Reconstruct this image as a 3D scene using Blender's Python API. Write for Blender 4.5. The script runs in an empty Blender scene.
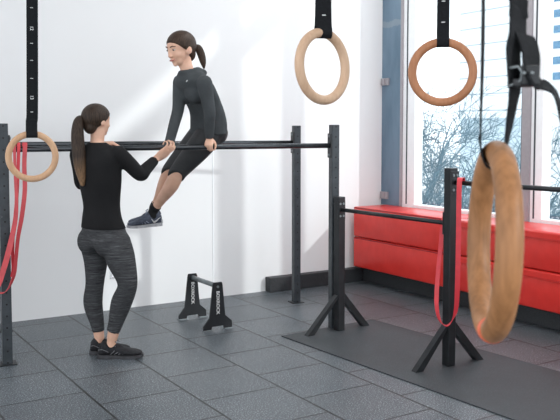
import bpy, bmesh, math, random
from mathutils import Vector, Matrix, Quaternion
random.seed(7)
C = bpy.context.scene.collection
V = Vector
PI = math.pi

# ------------------------------------------------------------------ camera frame
CF, CPIT, CYAW, CH = 802.0, 0.0615, 1.0138, 1.48
CCX, CCY = 280.0, 180.6
FW = V((math.cos(CPIT)*math.cos(CYAW), math.cos(CPIT)*math.sin(CYAW), -math.sin(CPIT)))
RT = FW.cross(V((0, 0, 1))).normalized()
UP = RT.cross(FW)
FH = V((FW.x, FW.y, 0)).normalized()      # horizontal "away from the camera"
Z = V((0, 0, 1))
def at(px, py, D):
    """world point seen at (px,py), D metres ahead of the camera"""
    d = FW*CF + RT*(px-CCX) - UP*(py-CCY)
    return V((0, 0, CH)) + d*(D/d.dot(FH))

# ------------------------------------------------------------------ tagging
def tag(o, label=None, cat=None, group=None, kind=None):
    if label: o['label'] = label
    if cat: o['category'] = cat
    if group: o['group'] = group
    if kind: o['kind'] = kind
    return o
def empty(name, loc, label, cat, group=None, rz=0):
    o = bpy.data.objects.new(name, None); C.objects.link(o)
    o.location = loc; o.rotation_euler = (0, 0, rz); o.empty_display_size = .1
    return tag(o, label, cat, group)
bpy_upd = lambda: bpy.context.view_layer.update()
def link(name, bm, mat, parent=None, smooth=False, world=False):
    """bm in parent's local space (or world space if world=True)"""
    bmesh.ops.recalc_face_normals(bm, faces=bm.faces[:])
    me = bpy.data.meshes.new(name); bm.to_mesh(me); bm.free()
    if smooth:
        for p in me.polygons: p.use_smooth = True
    o = bpy.data.objects.new(name, me); C.objects.link(o)
    if mat: me.materials.append(mat)
    if parent:
        o.parent = parent
        if world:
            bpy_upd(); o.matrix_parent_inverse = parent.matrix_world.inverted()
    return o

# ------------------------------------------------------------------ mesh helpers
def box(bm, x0, x1, y0, y1, z0, z1, M=None):
    vs = [bm.verts.new((x, y, z)) for x in (x0, x1) for y in (y0, y1) for z in (z0, z1)]
    if M is not None:
        for v in vs: v.co = M @ v.co
    for f in ((0,1,3,2),(4,6,7,5),(0,4,5,1),(2,3,7,6),(0,2,6,4),(1,5,7,3)):
        bm.faces.new([vs[i] for i in f])
    return vs
def bevbox(bm, x0, x1, y0, y1, z0, z1, r, seg=2, M=None):
    vs = box(bm, x0, x1, y0, y1, z0, z1, M)
    es = {e for v in vs for e in v.link_edges}
    bmesh.ops.bevel(bm, geom=list(es), offset=r, segments=seg, affect='EDGES', profile=.5)
def frames(pts):
    ts = []
    for i in range(len(pts)):
        a = pts[max(0, i-1)]; b = pts[min(len(pts)-1, i+1)]
        ts.append((b-a).normalized())
    n = ts[0].orthogonal().normalized(); out = []
    for i, t in enumerate(ts):
        n = (n - t*n.dot(t))
        if n.length < 1e-5: n = t.orthogonal()
        n.normalize(); out.append((t, n, t.cross(n)))
    return out
def tube(bm, pts, rad, n=12, closed=False, caps=True):
    pts = [V(p) for p in pts]
    if not hasattr(rad, '__len__'): rad = [rad]*len(pts)
    fr = frames(pts); rings = []
    if closed:
        m = len(pts)
        fr = []
        for i in range(m):
            t = (pts[(i+1) % m]-pts[i-1]).normalized(); fr.append(t)
        nn = fr[0].orthogonal().normalized(); ff = []
        for t in fr:
            nn = (nn-t*nn.dot(t)).normalized(); ff.append((t, nn, t.cross(nn)))
        fr = ff
    for p, (t, a, b), r in zip(pts, fr, rad):
        rings.append([bm.verts.new(p + a*r*math.cos(2*PI*k/n) + b*r*math.sin(2*PI*k/n)) for k in range(n)])
    m = len(rings)
    for i in range(m if closed else m-1):
        A, B = rings[i], rings[(i+1) % m]
        for k in range(n): bm.faces.new((A[k], A[(k+1) % n], B[(k+1) % n], B[k]))
    if caps and not closed:
        bm.faces.new(rings[0][::-1]); bm.faces.new(rings[-1])
def smooth_path(pts, rad=None, k=6):
    """Catmull-Rom through the points (and radii)"""
    pts = [V(p) for p in pts]; n = len(pts); out = []; ro = []
    for i in range(n-1):
        p0 = pts[max(0, i-1)]; p1 = pts[i]; p2 = pts[i+1]; p3 = pts[min(n-1, i+2)]
        if rad: r0, r1, r2, r3 = rad[max(0, i-1)], rad[i], rad[i+1], rad[min(n-1, i+2)]
        for j in range(k):
            t = j/k
            f = lambda a, b, c, d: .5*((2*b)+(c-a)*t+(2*a-5*b+4*c-d)*t*t+(3*b-a-3*c+d)*t**3)
            out.append(f(p0, p1, p2, p3))
            if rad: ro.append(f(r0, r1, r2, r3))
    out.append(pts[-1])
    if rad: ro.append(rad[-1])
    return (out, ro) if rad else out
def limb(bm, pts, rad, inflate=0, round0=True, round1=True, n=18, k=6):
    P_, R_ = smooth_path(pts, [r+inflate for r in rad], k)
    if round0:
        d = (P_[0]-P_[1]).normalized(); r = R_[0]; base = P_[0].copy()
        for a in (30, 60, 85):
            P_.insert(0, base + d*r*math.sin(math.radians(a))); R_.insert(0, r*math.cos(math.radians(a)))
    if round1:
        d = (P_[-1]-P_[-2]).normalized(); r = R_[-1]; base = P_[-1].copy()
        for a in (30, 60, 85):
            P_.append(base + d*r*math.sin(math.radians(a))); R_.append(r*math.cos(math.radians(a)))
    tube(bm, P_, R_, n)
def ellipsoid(bm, c, ax, ay, az, M=None, seg=20):
    """c centre; ax, ay, az are vectors or, with M, radii"""
    r = bmesh.ops.create_uvsphere(bm, u_segments=seg, v_segments=seg//2+2, radius=1)
    for v in r['verts']:
        q = v.co
        if M is not None: v.co = V(c) + M @ V((q.x*ax, q.y*ay, q.z*az))
        else: v.co = V(c) + ax*q.x + ay*q.y + az*q.z
def loft(bm, rings, n=28, k=4, sq=2.3):
    """rings: (centre, half-width vector, half-depth vector)"""
    Cn = smooth_path([r[0] for r in rings], None, k)
    A = smooth_path([r[1] for r in rings], None, k); B = smooth_path([r[2] for r in rings], None, k)
    R_ = []
    for c, a, b in zip(Cn, A, B):
        row = []
        for i in range(n):
            t = 2*PI*i/n; co, si = math.cos(t), math.sin(t)
            e = 2/sq
            row.append(bm.verts.new(c + a*math.copysign(abs(co)**e, co) + b*math.copysign(abs(si)**e, si)))
        R_.append(row)
    for i in range(len(R_)-1):
        for j in range(n): bm.faces.new((R_[i][j], R_[i][(j+1) % n], R_[i+1][(j+1) % n], R_[i+1][j]))
    bm.faces.new(R_[0][::-1]); bm.faces.new(R_[-1])
def remeshed(name, bm, mat, parent, voxel=.007, sm=6, fac=.5):
    """fuse overlapping volumes of bm into ONE continuous smooth surface"""
    bmesh.ops.recalc_face_normals(bm, faces=bm.faces[:])
    me = bpy.data.meshes.new('tmp'); bm.to_mesh(me); bm.free()
    t = bpy.data.objects.new('tmp', me); C.objects.link(t)
    m = t.modifiers.new('r', 'REMESH'); m.mode = 'VOXEL'; m.voxel_size = voxel
    s = t.modifiers.new('s', 'SMOOTH'); s.factor = fac; s.iterations = sm
    bpy_upd()
    me2 = bpy.data.meshes.new_from_object(t.evaluated_get(bpy.context.evaluated_depsgraph_get()))
    me2.name = name
    bpy.data.objects.remove(t); bpy.data.meshes.remove(me)
    for p in me2.polygons: p.use_smooth = True
    me2.materials.clear(); me2.materials.append(mat)
    o = bpy.data.objects.new(name, me2); C.objects.link(o); o.parent = parent
    bpy_upd(); o.matrix_parent_inverse = parent.matrix_world.inverted()
    return o
def ribbon(bm, pts, width, side, thick=.0018, k=6, closed=False):
    """flat webbing following pts; side = width direction (vector or list)"""
    P_ = smooth_path(pts, None, k)
    S = smooth_path(side, None, k) if isinstance(side, list) else [V(side)]*len(P_)
    W = smooth_path([V((w, 0, 0)) for w in width], None, k) if isinstance(width, list) else [V((width, 0, 0))]*len(P_)
    rows = []
    for i, p in enumerate(P_):
        t = (P_[min(i+1, len(P_)-1)]-P_[max(i-1, 0)]).normalized()
        s = (S[i]-t*S[i].dot(t)).normalized(); nn = t.cross(s)
        w = W[i].x/2; h = thick/2
        rows.append([bm.verts.new(p+s*a+nn*b) for a, b in ((-w, -h), (w, -h), (w, h), (-w, h))])
    m = len(rows)
    for i in range(m-1):
        for j in range(4): bm.faces.new((rows[i][j], rows[i][(j+1) % 4], rows[i+1][(j+1) % 4], rows[i+1][j]))
    bm.faces.new(rows[0][::-1]); bm.faces.new(rows[-1])
def text_obj(name, s, size, M, mat, parent, depth=.0006):
    cu = bpy.data.curves.new('t', 'FONT'); cu.body = s; cu.size = size; cu.extrude = depth
    cu.align_x = 'CENTER'; cu.align_y = 'CENTER'; cu.offset = size*.012
    t = bpy.data.objects.new('t', cu); C.objects.link(t); bpy_upd()
    me = bpy.data.meshes.new_from_object(t.evaluated_get(bpy.context.evaluated_depsgraph_get()))
    bpy.data.objects.remove(t)
    me.transform(M); me.materials.clear(); me.materials.append(mat); me.name = name
    o = bpy.data.objects.new(name, me); C.objects.link(o); o.parent = parent
    bpy_upd(); o.matrix_parent_inverse = parent.matrix_world.inverted()
    return o

# ------------------------------------------------------------------ materials
class NT:
    def __init__(s, name):
        s.m = bpy.data.materials.new(name); s.m.use_nodes = True
        s.t = s.m.node_tree; s.b = s.t.nodes['Principled BSDF']
    def n(s, typ, **kw):
        x = s.t.nodes.new(typ)
        for k, v in kw.items():
            if k in x.inputs.keys() if isinstance(k, str) else False: x.inputs[k].default_value = v
            else: setattr(x, k, v)
        return x
    def l(s, a, b): s.t.links.new(a, b)
    def math(s, op, a, b=None, c=None):
        x = s.t.nodes.new('ShaderNodeMath'); x.operation = op
        for i, q in enumerate((a, b, c)):
            if q is None: continue
            if isinstance(q, (int, float)): x.inputs[i].default_value = q
            else: s.l(q, x.inputs[i])
        return x.outputs[0]
    def coord(s, scale=(1, 1, 1), rot=(0, 0, 0), loc=(0, 0, 0), out='Object'):
        tc = s.t.nodes.new('ShaderNodeTexCoord'); mp = s.t.nodes.new('ShaderNodeMapping')
        mp.inputs['Scale'].default_value = scale; mp.inputs['Rotation'].default_value = rot; mp.inputs['Location'].default_value = loc
        s.l(tc.outputs[out], mp.inputs[0]); return mp.outputs[0]
    def noise(s, vec, scale, detail=4, rough=.5):
        x = s.t.nodes.new('ShaderNodeTexNoise'); x.inputs['Scale'].default_value = scale
        x.inputs['Detail'].default_value = detail; x.inputs['Roughness'].default_value = rough
        s.l(vec, x.inputs['Vector']); return x.outputs['Fac']
    def ramp(s, fac, stops):
        x = s.t.nodes.new('ShaderNodeValToRGB'); s.l(fac, x.inputs[0])
        e = x.color_ramp.elements
        while len(e) < len(stops): e.new(.5)
        for i, (p, c) in enumerate(stops): e[i].position = p; e[i].color = (*c, 1)
        return x.outputs[0]
    def mix(s, fac, a, b, mode='MIX'):
        x = s.t.nodes.new('ShaderNodeMix'); x.data_type = 'RGBA'; x.blend_type = mode
        for sock, q in ((0, fac), (6, a), (7, b)):
            if isinstance(q, (int, float)): x.inputs[sock].default_value = q
            elif isinstance(q, tuple): x.inputs[sock].default_value = (*q, 1)
            else: s.l(q, x.inputs[sock])
        return x.outputs[2]
    def bump(s, h, strength=.2, dist=.002):
        x = s.t.nodes.new('ShaderNodeBump'); x.inputs['Strength'].default_value = strength; x.inputs['Distance'].default_value = dist
        s.l(h, x.inputs['Height']); s.l(x.outputs[0], s.b.inputs['Normal'])
    def set(s, col=None, rough=None, metal=None, spec=None, **kw):
        b = s.b
        if col is not None:
            if isinstance(col, tuple): b.inputs['Base Color'].default_value = (*col, 1)
            else: s.l(col, b.inputs['Base Color'])
        if rough is not None:
            if isinstance(rough, (int, float)): b.inputs['Roughness'].default_value = rough
            else: s.l(rough, b.inputs['Roughness'])
        if metal is not None: b.inputs['Metallic'].default_value = metal
        if spec is not None: b.inputs['Specular IOR Level'].default_value = spec
        return s.m
def simple(name, col, rough=.5, metal=0, var=.08, scale=30, spec=.5, bump=0, st=(1, 1, 1)):
    m = NT(name); v = m.coord(st); f = m.noise(v, scale)
    a = tuple(max(0, c*(1-var)) for c in col); b = tuple(min(1, c*(1+var)) for c in col)
    m.set(m.ramp(f, [(.3, a), (.7, b)]), rough, metal, spec)
    if bump: m.bump(f, bump, .003)
    return m.m

def floor_material():
    m = NT('rubber_tiles')
    tc = m.coord((1, 1, 1))
    sx = m.n('ShaderNodeSeparateXYZ'); m.l(tc, sx.inputs[0])
    cb = m.n('ShaderNodeCombineXYZ')
    m.l(m.math('ADD', sx.outputs[1], 5.11), cb.inputs[0]); m.l(m.math('ADD', sx.outputs[0], 4.94-1.425), cb.inputs[1])
    br = m.n('ShaderNodeTexBrick'); m.l(cb.outputs[0], br.inputs['Vector'])
    br.offset = .5; br.offset_frequency = 2; br.squash = 1
    for k, v in (('Scale', 1), ('Mortar Size', .0075), ('Mortar Smooth', .3), ('Bias', 0), ('Brick Width', .5), ('Row Height', .494)):
        br.inputs[k].default_value = v
    br.inputs['Color1'].default_value = (.9, .9, .9, 1); br.inputs['Color2'].default_value = (1.06, 1.06, 1.06, 1)
    br.inputs['Mortar'].default_value = (.05, .05, .05, 1)
    sp = m.noise(tc, 125, 2, .75)
    base = m.ramp(sp, [(.30, (.023, .030, .037)), (.48, (.052, .065, .077)), (.58, (.105, .123, .138)), (.66, (.48, .51, .53))])
    big = m.noise(tc, 1.7, 5, .6)
    tint = m.ramp(big, [(.3, (.86, .88, .9)), (.7, (1.12, 1.10, 1.08))])
    c = m.mix(1, base, tint, 'MULTIPLY'); c = m.mix(1, c, br.outputs['Color'], 'MULTIPLY')
    m.set(c, .40, 0, .6)
    h = m.math('ADD', m.math('MULTIPLY', sp, .35), m.math('MULTIPLY', br.outputs['Fac'], -1.5))
    m.bump(h, .5, .004)
    return m.m
def rubber_mat():
    m = NT('black_rubber_mat'); tc = m.coord(); sp = m.noise(tc, 170, 2, .75); big = m.noise(tc, 3, 4, .6)
    base = m.ramp(sp, [(.3, (.020, .024, .028)), (.60, (.036, .042, .048)), (.72, (.12, .13, .135))])
    c = m.mix(1, base, m.ramp(big, [(.3, (.85, .86, .88)), (.7, (1.15, 1.15, 1.15))]), 'MULTIPLY')
    m.set(c, .6, 0, .5); m.bump(sp, .3, .003); return m.m
def plinth_mat():
    m = NT('black_rubber_block'); tc = m.coord(); sp = m.noise(tc, 120, 3, .6)
    m.set(m.ramp(sp, [(.35, (.012, .014, .016)), (.7, (.04, .044, .05))]), .55); m.bump(sp, .5, .005); return m.m
def wall_mat():
    m = NT('white_wall_paint'); tc = m.coord(); f = m.noise(tc, 60, 3); g = m.noise(tc, .8, 3)
    m.set(m.ramp(g, [(.3, (.77, .775, .785)), (.7, (.79, .795, .80))]), .6, 0, .3); m.bump(f, .04, .002); return m.m
def holes_mat():
    m = NT('black_steel_with_holes'); tc = m.t.nodes.new('ShaderNodeTexCoord'); s = m.n('ShaderNodeSeparateXYZ'); m.l(tc.outputs['Object'], s.inputs[0])
    lat = m.math('MINIMUM', m.math('ABSOLUTE', s.outputs[0]), m.math('ABSOLUTE', s.outputs[1]))
    zz = m.math('SUBTRACT', m.math('MODULO', m.math('ADD', s.outputs[2], 10), .075), .0375)
    d = m.math('SQRT', m.math('ADD', m.math('POWER', lat, 2), m.math('POWER', zz, 2)))
    hole = m.math('LESS_THAN', d, .0058)
    f = m.noise(m.coord((1, 1, 1)), 14, 5, .65)
    scr = m.noise(m.coord((1, 1, .25)), 40, 6, .7)
    c = m.ramp(f, [(.3, (.028, .034, .040)), (.7, (.052, .061, .070))])
    c = m.mix(m.math('GREATER_THAN', scr, .70), c, (.25, .26, .27))
    m.set(m.mix(hole, c, (.004, .004, .004)), .42, .35, .5); return m.m
def wood_mat(name, a, b):
    m = NT(name); tc = m.coord((1, 1, .3)); f = m.noise(tc, 18, 4, .6); g = m.noise(m.coord((1, 1, .12)), 120, 3, .6)
    x = m.math('ADD', m.math('MULTIPLY', f, .6), m.math('MULTIPLY', g, .4))
    m.set(m.ramp(x, [(.35, a), (.65, b)]), .5, 0, .4); return m.m
def vinyl_mat():
    m = NT('red_vinyl'); tc = m.coord((1, 1, 1)); f = m.noise(m.coord((1, 6, 1)), 2.4, 4, .6); g = m.noise(tc, 9, 3)
    m.set(m.ramp(g, [(.3, (.62, .028, .022)), (.7, (.70, .038, .03))]), m.ramp(f, [(.3, (.27,)*3), (.7, (.33,)*3)]), 0, .4)
    m.bump(f, .08, .02); return m.m
def leggings_mat():
    m = NT('space_dyed_leggings')
    f = m.noise(m.coord((2, 2, 55)), 3, 3, .7); g = m.noise(m.coord((7, 7, 160)), 3, 2, .6)
    x = m.math('ADD', m.math('MULTIPLY', f, .65), m.math('MULTIPLY', g, .35))
    m.set(m.ramp(x, [(.38, (.012, .013, .015)), (.46, (.055, .057, .061)), (.52, (.035, .036, .039)), (.62, (.105, .108, .115))]), .85, 0, .2); return m.m
def skin_mat():
    m = NT('skin'); f = m.noise(m.coord(), 14, 3)
    m.set(m.ramp(f, [(.3, (.64, .375, .265)), (.7, (.74, .46, .34))]), .5, 0, .35)
    m.b.inputs['Subsurface Weight'].default_value = .08; m.b.inputs['Subsurface Radius'].default_value = (.02, .008, .004); return m.m
def hair_mat(name, dark, light, tip=None, z0=0, z1=1):
    m = NT(name); f = m.noise(m.coord((60, 60, 6)), 3, 4, .6)
    c = m.ramp(f, [(.35, dark), (.7, light)])
    if tip:
        s = m.n('ShaderNodeSeparateXYZ'); m.l(m.coord(), s.inputs[0])
        mr = m.n('ShaderNodeMapRange'); m.l(s.outputs[2], mr.inputs[0]); mr.inputs[1].default_value = z0; mr.inputs[2].default_value = z1
        c = m.mix(mr.outputs[0], c, m.ramp(f, [(.35, tuple(t*.45 for t in tip)), (.7, tip)]))
    m.set(c, .5, 0, .25); m.bump(f, .5, .004); return m.m
def fabric(name, a, b, rough=.85, sc=220, bump=.15):
    m = NT(name); f = m.noise(m.coord(), sc, 3); g = m.noise(m.coord(), 9, 3)
    m.set(m.mix(.5, m.ramp(f, [(.3, a), (.7, b)]), m.ramp(g, [(.3, a), (.7, b)])), rough, 0, .25); m.bump(g, bump, .02); return m.m
def blue_panel():
    m = NT('blue_grey_metal'); tc = m.coord(); f = m.noise(tc, 6, 5, .7); g = m.noise(m.coord((1, 1, .3)), 5, 4)
    c = m.ramp(g, [(.3, (.10, .165, .23)), (.7, (.18, .265, .35))])
    s = m.n('ShaderNodeSeparateXYZ'); m.l(tc, s.inputs[0])
    band = m.math('LESS_THAN', m.math('ABSOLUTE', m.math('ADD', m.math('SUBTRACT', s.outputs[2], 2.53), m.math('MULTIPLY', m.math('SUBTRACT', f, .5), .12))), .025)
    c = m.mix(m.math('MULTIPLY', band, .35), c, (.36, .40, .42))
    m.set(c, .4, .2, .5); return m.m
def siding():
    m = NT('pale_panel_cladding'); s = m.n('ShaderNodeSeparateXYZ'); m.l(m.coord(), s.inputs[0])
    z = m.math('MODULO', m.math('ADD', s.outputs[2], 40), .83)
    m.set(m.mix(m.math('LESS_THAN', z, .07), (.80, .83, .85), (.36, .42, .47)), .7); return m.m
def glass():
    m = NT('window_glass'); m.t.nodes.remove(m.b)
    tr = m.n('ShaderNodeBsdfTransparent'); gl = m.n('ShaderNodeBsdfGlossy'); gl.inputs['Roughness'].default_value = .02
    tr.inputs[0].default_value = (.95, .98, .99, 1)
    mx = m.n('ShaderNodeMixShader'); mx.inputs[0].default_value = .05
    m.l(tr.outputs[0], mx.inputs[1]); m.l(gl.outputs[0], mx.inputs[2])
    m.l(mx.outputs[0], m.t.nodes['Material Output'].inputs[0]); return m.m

M = dict(
    floor=floor_material(), mat=rubber_mat(), plinth=plinth_mat(), wall=wall_mat(),
    ceil=simple('white_ceiling', (.8, .8, .8), .8, var=.02), post=holes_mat(),
    steel=simple('black_powder_coat', (.018, .020, .023), .38, .35, .2, 12),
    chrome=simple('dark_polished_bar', (.055, .06, .066), .22, .7, .15, 8),
    greytube=simple('grey_powder_tube', (.20, .225, .235), .4, .4, .08, 30),
    wood=wood_mat('pale_beech', (.46, .265, .15), (.60, .375, .225)),
    wood2=wood_mat('warm_beech', (.33, .135, .06), (.47, .21, .105)),
    wood3=wood_mat('pale_birch', (.50, .315, .20), (.64, .44, .30)),
    wood4=wood_mat('honey_beech', (.19, .083, .028), (.40, .185, .075)),
    web=simple('black_webbing', (.011, .012, .014), .85, 0, .25, 200, .15),
    whitemark=simple('white_print', (.75, .75, .75), .6, 0, .03),
    vinyl=vinyl_mat(), stitch=simple('dark_red_stitching', (.30, .012, .015), .7, 0, .1),
    band=simple('red_latex', (.62, .035, .05), .45, 0, .1, 20),
    band2=simple('faded_red_latex', (.50, .05, .06), .5, 0, .12, 20),
    white=simple('white_frame_paint', (.88, .90, .92), .45, 0, .02),
    grey=simple('grey_aluminium', (.36, .34, .36), .4, .3, .05), gasket=simple('dark_gasket', (.04, .05, .06), .6),
    glass=glass(), blue=blue_panel(), siding=siding(),
    skin=skin_mat(), legg=leggings_mat(),
    top=fabric('black_jersey', (.0065, .0065, .0075), (.013, .013, .014), .9),
    hoodie=fabric('charcoal_melange', (.040, .046, .050), (.068, .075, .08), .85, 260),
    shorts=fabric('dark_grey_tights', (.027, .028, .030), (.046, .047, .050), .6),
    sock=fabric('black_sock', (.008, .008, .009), (.014, .014, .015)),
    shoe=fabric('black_mesh_shoe', (.006, .006, .008), (.030, .030, .034), .7, 90, .4),
    shoe2=fabric('blue_grey_mesh_shoe', (.022, .028, .045), (.10, .115, .155), .7, 70, .4),
    sole=simple('grey_rubber_sole', (.045, .045, .05), .6, 0, .3, 40), sole2=simple('pale_rubber_sole', (.36, .36, .38), .6, 0, .25, 40),
    lace=simple('grey_lace', (.14, .14, .15), .8), lace2=simple('pale_lace', (.30, .33, .42), .8),
    eyew=simple('eye_white', (.42, .38, .35), .4, 0, .02), iris=simple('dark_iris', (.03, .018, .01), .2),
    lip=simple('lips', (.50, .16, .14), .5, 0, .05), brow=simple('eyebrow_hair', (.07, .04, .025), .8),
    bark=simple('hazed_teal_bark', (.07, .15, .195), .9, 0, .25, 20), bark2=simple('hazed_blue_bark', (.10, .21, .27), .9, 0, .25, 20),  # bluish tint of outdoor haze is put into both bark colours
    ground=simple('pale_concrete_ground', (.62, .66, .68), .9, 0, .06, 2),
    base=simple('pale_blue_render', (.58, .68, .74), .8, 0, .05, 2), facade=simple('white_facade', (.80, .82, .83), .8, 0, .03, 2),
    bwin=simple('blue_window_glass', (.08, .22, .36), .15, 0, .25, 3),
    orange=simple('orange_red_tape', (.75, .13, .05), .5),
)

# ------------------------------------------------------------------ the room
def struct(name, bm, m, parent=None):
    o = link(name, bm, m, parent)
    if parent is None: o['kind'] = 'structure'
    return o
WX, WY, CZ = 5.15, 6.32, 4.2
b = bmesh.new(); box(b, -3, WX+.25, -4, WY+.2, -.1, 0); struct('floor', b, M['floor'])
b = bmesh.new(); box(b, -3, WX+.25, WY, WY+.2, 0, CZ); struct('wall_back', b, M['wall'])
b = bmesh.new(); box(b, -3, WX+.25, -4, WY+.2, CZ, CZ+.15); struct('ceiling', b, M['ceil'])
b = bmesh.new()
box(b, WX, WX+.25, .95, WY, 0, .745); box(b, WX, WX+.25, .95, WY, 4.13, CZ)
box(b, WX, WX+.25, -4, .95, 0, CZ); struct('wall_right', b, M['wall'])
# rubber covered skirting blocks
b = bmesh.new(); bevbox(b, 3.775, 4.85, 6.235, WY, 0, .135, .006); struct('baseboard_back', b, M['plinth'])
b = bmesh.new(); bevbox(b, 4.86, WX, -.5, WY, 0, .155, .006); struct('baseboard_right', b, M['plinth'])
# corner bead strip on the back wall
b = bmesh.new(); box(b, 3.232, 3.242, WY-.006, WY, 0, 1.42); struct('trim_1', b, M['white'])
# blue-grey steel panel at the end of the window wall
b = bmesh.new(); box(b, WX-.01, WX+.12, 6.03, WY-.001, .745, 4.13)
pn = struct('trim_2', b, M['blue'])
for zz in (1.97, .84):
    b = bmesh.new(); bevbox(b, WX-.035, WX-.01, 6.20, 6.31, zz-.035, zz+.035, .004); box(b, WX-.05, WX-.035, 6.235, 6.26, zz-.03, zz+.03)
    link('latch_bracket', b, M['grey'], pn)
b = bmesh.new(); box(b, WX-.02, WX+.1, 6.005, 6.03, .745, 4.13); link('edge_channel', b, M['grey'], pn)
b = bmesh.new(); box(b, WX-.02, WX+.15, 4.432, 4.515, .745, 4.13); struct('trim_3', b, M['grey'])
b = bmesh.new(); box(b, WX-.02, WX+.15, 3.32, 3.40, .745, 4.13); struct('trim_4', b, M['grey'])
def window(name, y0, y1, j0, j1):
    """frame between y0 and y1; j0, j1 = jamb widths at the near and far side"""
    b = bmesh.new()
    box(b, WX, WX+.10, y0, y0+j0, .745, 4.13); box(b, WX, WX+.10, y1-j1, y1, .745, 4.13)
    box(b, WX, WX+.10, y0+j0, y1-j1, .745, .775); box(b, WX, WX+.10, y0+j0, y1-j1, 4.03, 4.13)
    box(b, WX, WX+.10, y0+j0, y1-j1, 3.54, 3.74)
    fr = struct(name, b, M['white'])
    b = bmesh.new()
    for y in ((y0+j0*.45) if j0 > .1 else y0+j0-.004, y1-j1*.38 if j1 > .1 else y1-j1): box(b, WX-.006, WX+.0, y, y+.012, .775, 4.03)
    link('gasket', b, M['gasket'], fr)
    b = bmesh.new(); box(b, WX+.045, WX+.051, y0+j0, y1-j1, .775, 3.54); box(b, WX+.045, WX+.051, y0+j0, y1-j1, 3.74, 4.03)
    link('pane', b, M['glass'], fr)
window('window_1', 4.515, 6.005, .01, .17)
window('window_2', 3.40, 4.432, .01, .115)
window('window_3', .95, 3.32, .01, .12)
# fill lights added under the ceiling to brighten the room, out of the frame
for x, y, en in ((4.1, 4.5, 42), (3.7, 2.2, 26), (2.4, .8, 16), (2.2, 3.6, 12)):
    ld = bpy.data.lights.new('fill_light', 'AREA'); ld.shape = 'RECTANGLE'; ld.size = 1.6; ld.size_y = .9
    ld.energy = en; ld.color = (1, .985, .96)
    lo = bpy.data.objects.new('fill_light', ld); C.objects.link(lo); lo.location = (x, y, CZ-.05)

# wall socket low on the back wall
so = empty('wall_socket', (2.319, WY, .30), 'small white square socket low on the white wall behind the standing woman\'s leg', 'socket')
b = bmesh.new(); bevbox(b, -.036, .036, -.012, -.0005, -.036, .036, .004); link('cover_plate', b, M['white'], so)
b = bmesh.new(); box(b, -.030, -.026, -.0135, -.012, -.03, .03); box(b, -.026, .022, -.0135, -.012, -.03, -.026); link('shadow_gap_frame', b, M['grey'], so)

# mat on the floor
b = bmesh.new()
pts = [(3.027, 4.841), (3.905, 4.893), (4.13, 1.6), (3.215, 1.55)]
vb = [b.verts.new((x, y, .0005)) for x, y in pts]; vt = [b.verts.new((x, y, .007)) for x, y in pts]
b.faces.new(vb[::-1]); b.faces.new(vt)
for i in range(4): b.faces.new((vb[i], vb[(i+1) % 4], vt[(i+1) % 4], vt[i]))
tag(link('floor_mat', b, M['mat']), 'long thin black rubber mat lying under the low bar posts', 'mat')

# ------------------------------------------------------------------ red crash mats stacked under the window
def crash_mat(y0, y1, z0, z1, label, flap):
    t = empty('crash_mat', (4.725, (y0+y1)/2, z0), label, 'crash mat')
    h = (y1-y0)/2; d = .41; H = z1-z0
    b = bmesh.new(); bevbox(b, 0, d, -h, h, 0.002, H-.002, .014, 3); link('cover', b, M['vinyl'], t, True)
    b = bmesh.new(); tube(b, [(.004, -h+.01, H-.012), (.004, h-.01, H-.012)], .006, 8); link('piping', b, M['stitch'] if not flap else M['vinyl'], t, True)
    if flap:
        b = bmesh.new(); bevbox(b, -.007, .003, -h+.01, h-.01, H-.065, H-.012, .003); fl = link('velcro_flap', b, M['vinyl'], t)
        b = bmesh.new(); n = int(2*h/.02)
        for i in range(n): box(b, -.0085, -.0065, -h+.02+i*.02, -h+.032+i*.02, H-.056, H-.053)
        link('stitching', b, M['stitch'], fl)
    return t
crash_mat(4.885, 6.232, .16, .455, 'red vinyl crash mat at the bottom left, touching the white wall corner', False)
crash_mat(4.885, 6.232, .457, .75, 'plain red vinyl crash mat on top, at the left end under the window', False)
crash_mat(2.2, 4.88, .16, .455, 'lower red crash mat of the right-hand stack, with a stitched flap along its top', True)
crash_mat(2.2, 4.88, .457, .75, 'upper red crash mat of the right-hand stack, window light glaring on its top', True)

# ------------------------------------------------------------------ pull-up rig
def rotz(a): return Matrix.Rotation(a, 4, 'Z')
LF, RF, LB, RB = V((1.186, 5.19, 0)), V((3.488, 4.842, 0)), V((1.375, 6.08, 0)), V((3.755, 5.765, 0))
ra = math.atan2(RF.y-LF.y, RF.x-LF.x)
rig = empty('pull_up_rig', (2.4, 5.4, 0), 'tall black steel rack with two long parallel bars at chest height', 'rack')
def post(p, h, rz, parent, z0=0, plate=True, s=.03, name='upright'):
    b = bmesh.new(); bevbox(b, -s, s, -s, s, 0, h-z0, .004, 2)
    o = link(name, b, M['post'] if plate or name == 'upright' else M['steel'], parent); o.location = V((p.x, p.y, z0)) - parent.location; o.rotation_euler.z = rz
    if plate:
        b = bmesh.new(); bevbox(b, -.055, .055, -.055, .055, 0, .006, .002); q = link('base_plate', b, M['steel'], o)
        b = bmesh.new()
    return o
posts = [post(p, 1.528, ra, rig, plate=(p is not RF)) for p in (LF, RF, LB, RB)]
for A, B, zl, zr in ((LF, RF, 1.366, 1.374), (LB, RB, 1.383, 1.383)):
    a = V((A.x, A.y, zl))-rig.location; c = V((B.x, B.y, zr))-rig.location; d = (c-a).normalized()
    b = bmesh.new(); tube(b, [a+d*.03, c-d*.03], .0188, 20); link('crossbar', b, M['chrome'], rig, True)
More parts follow.
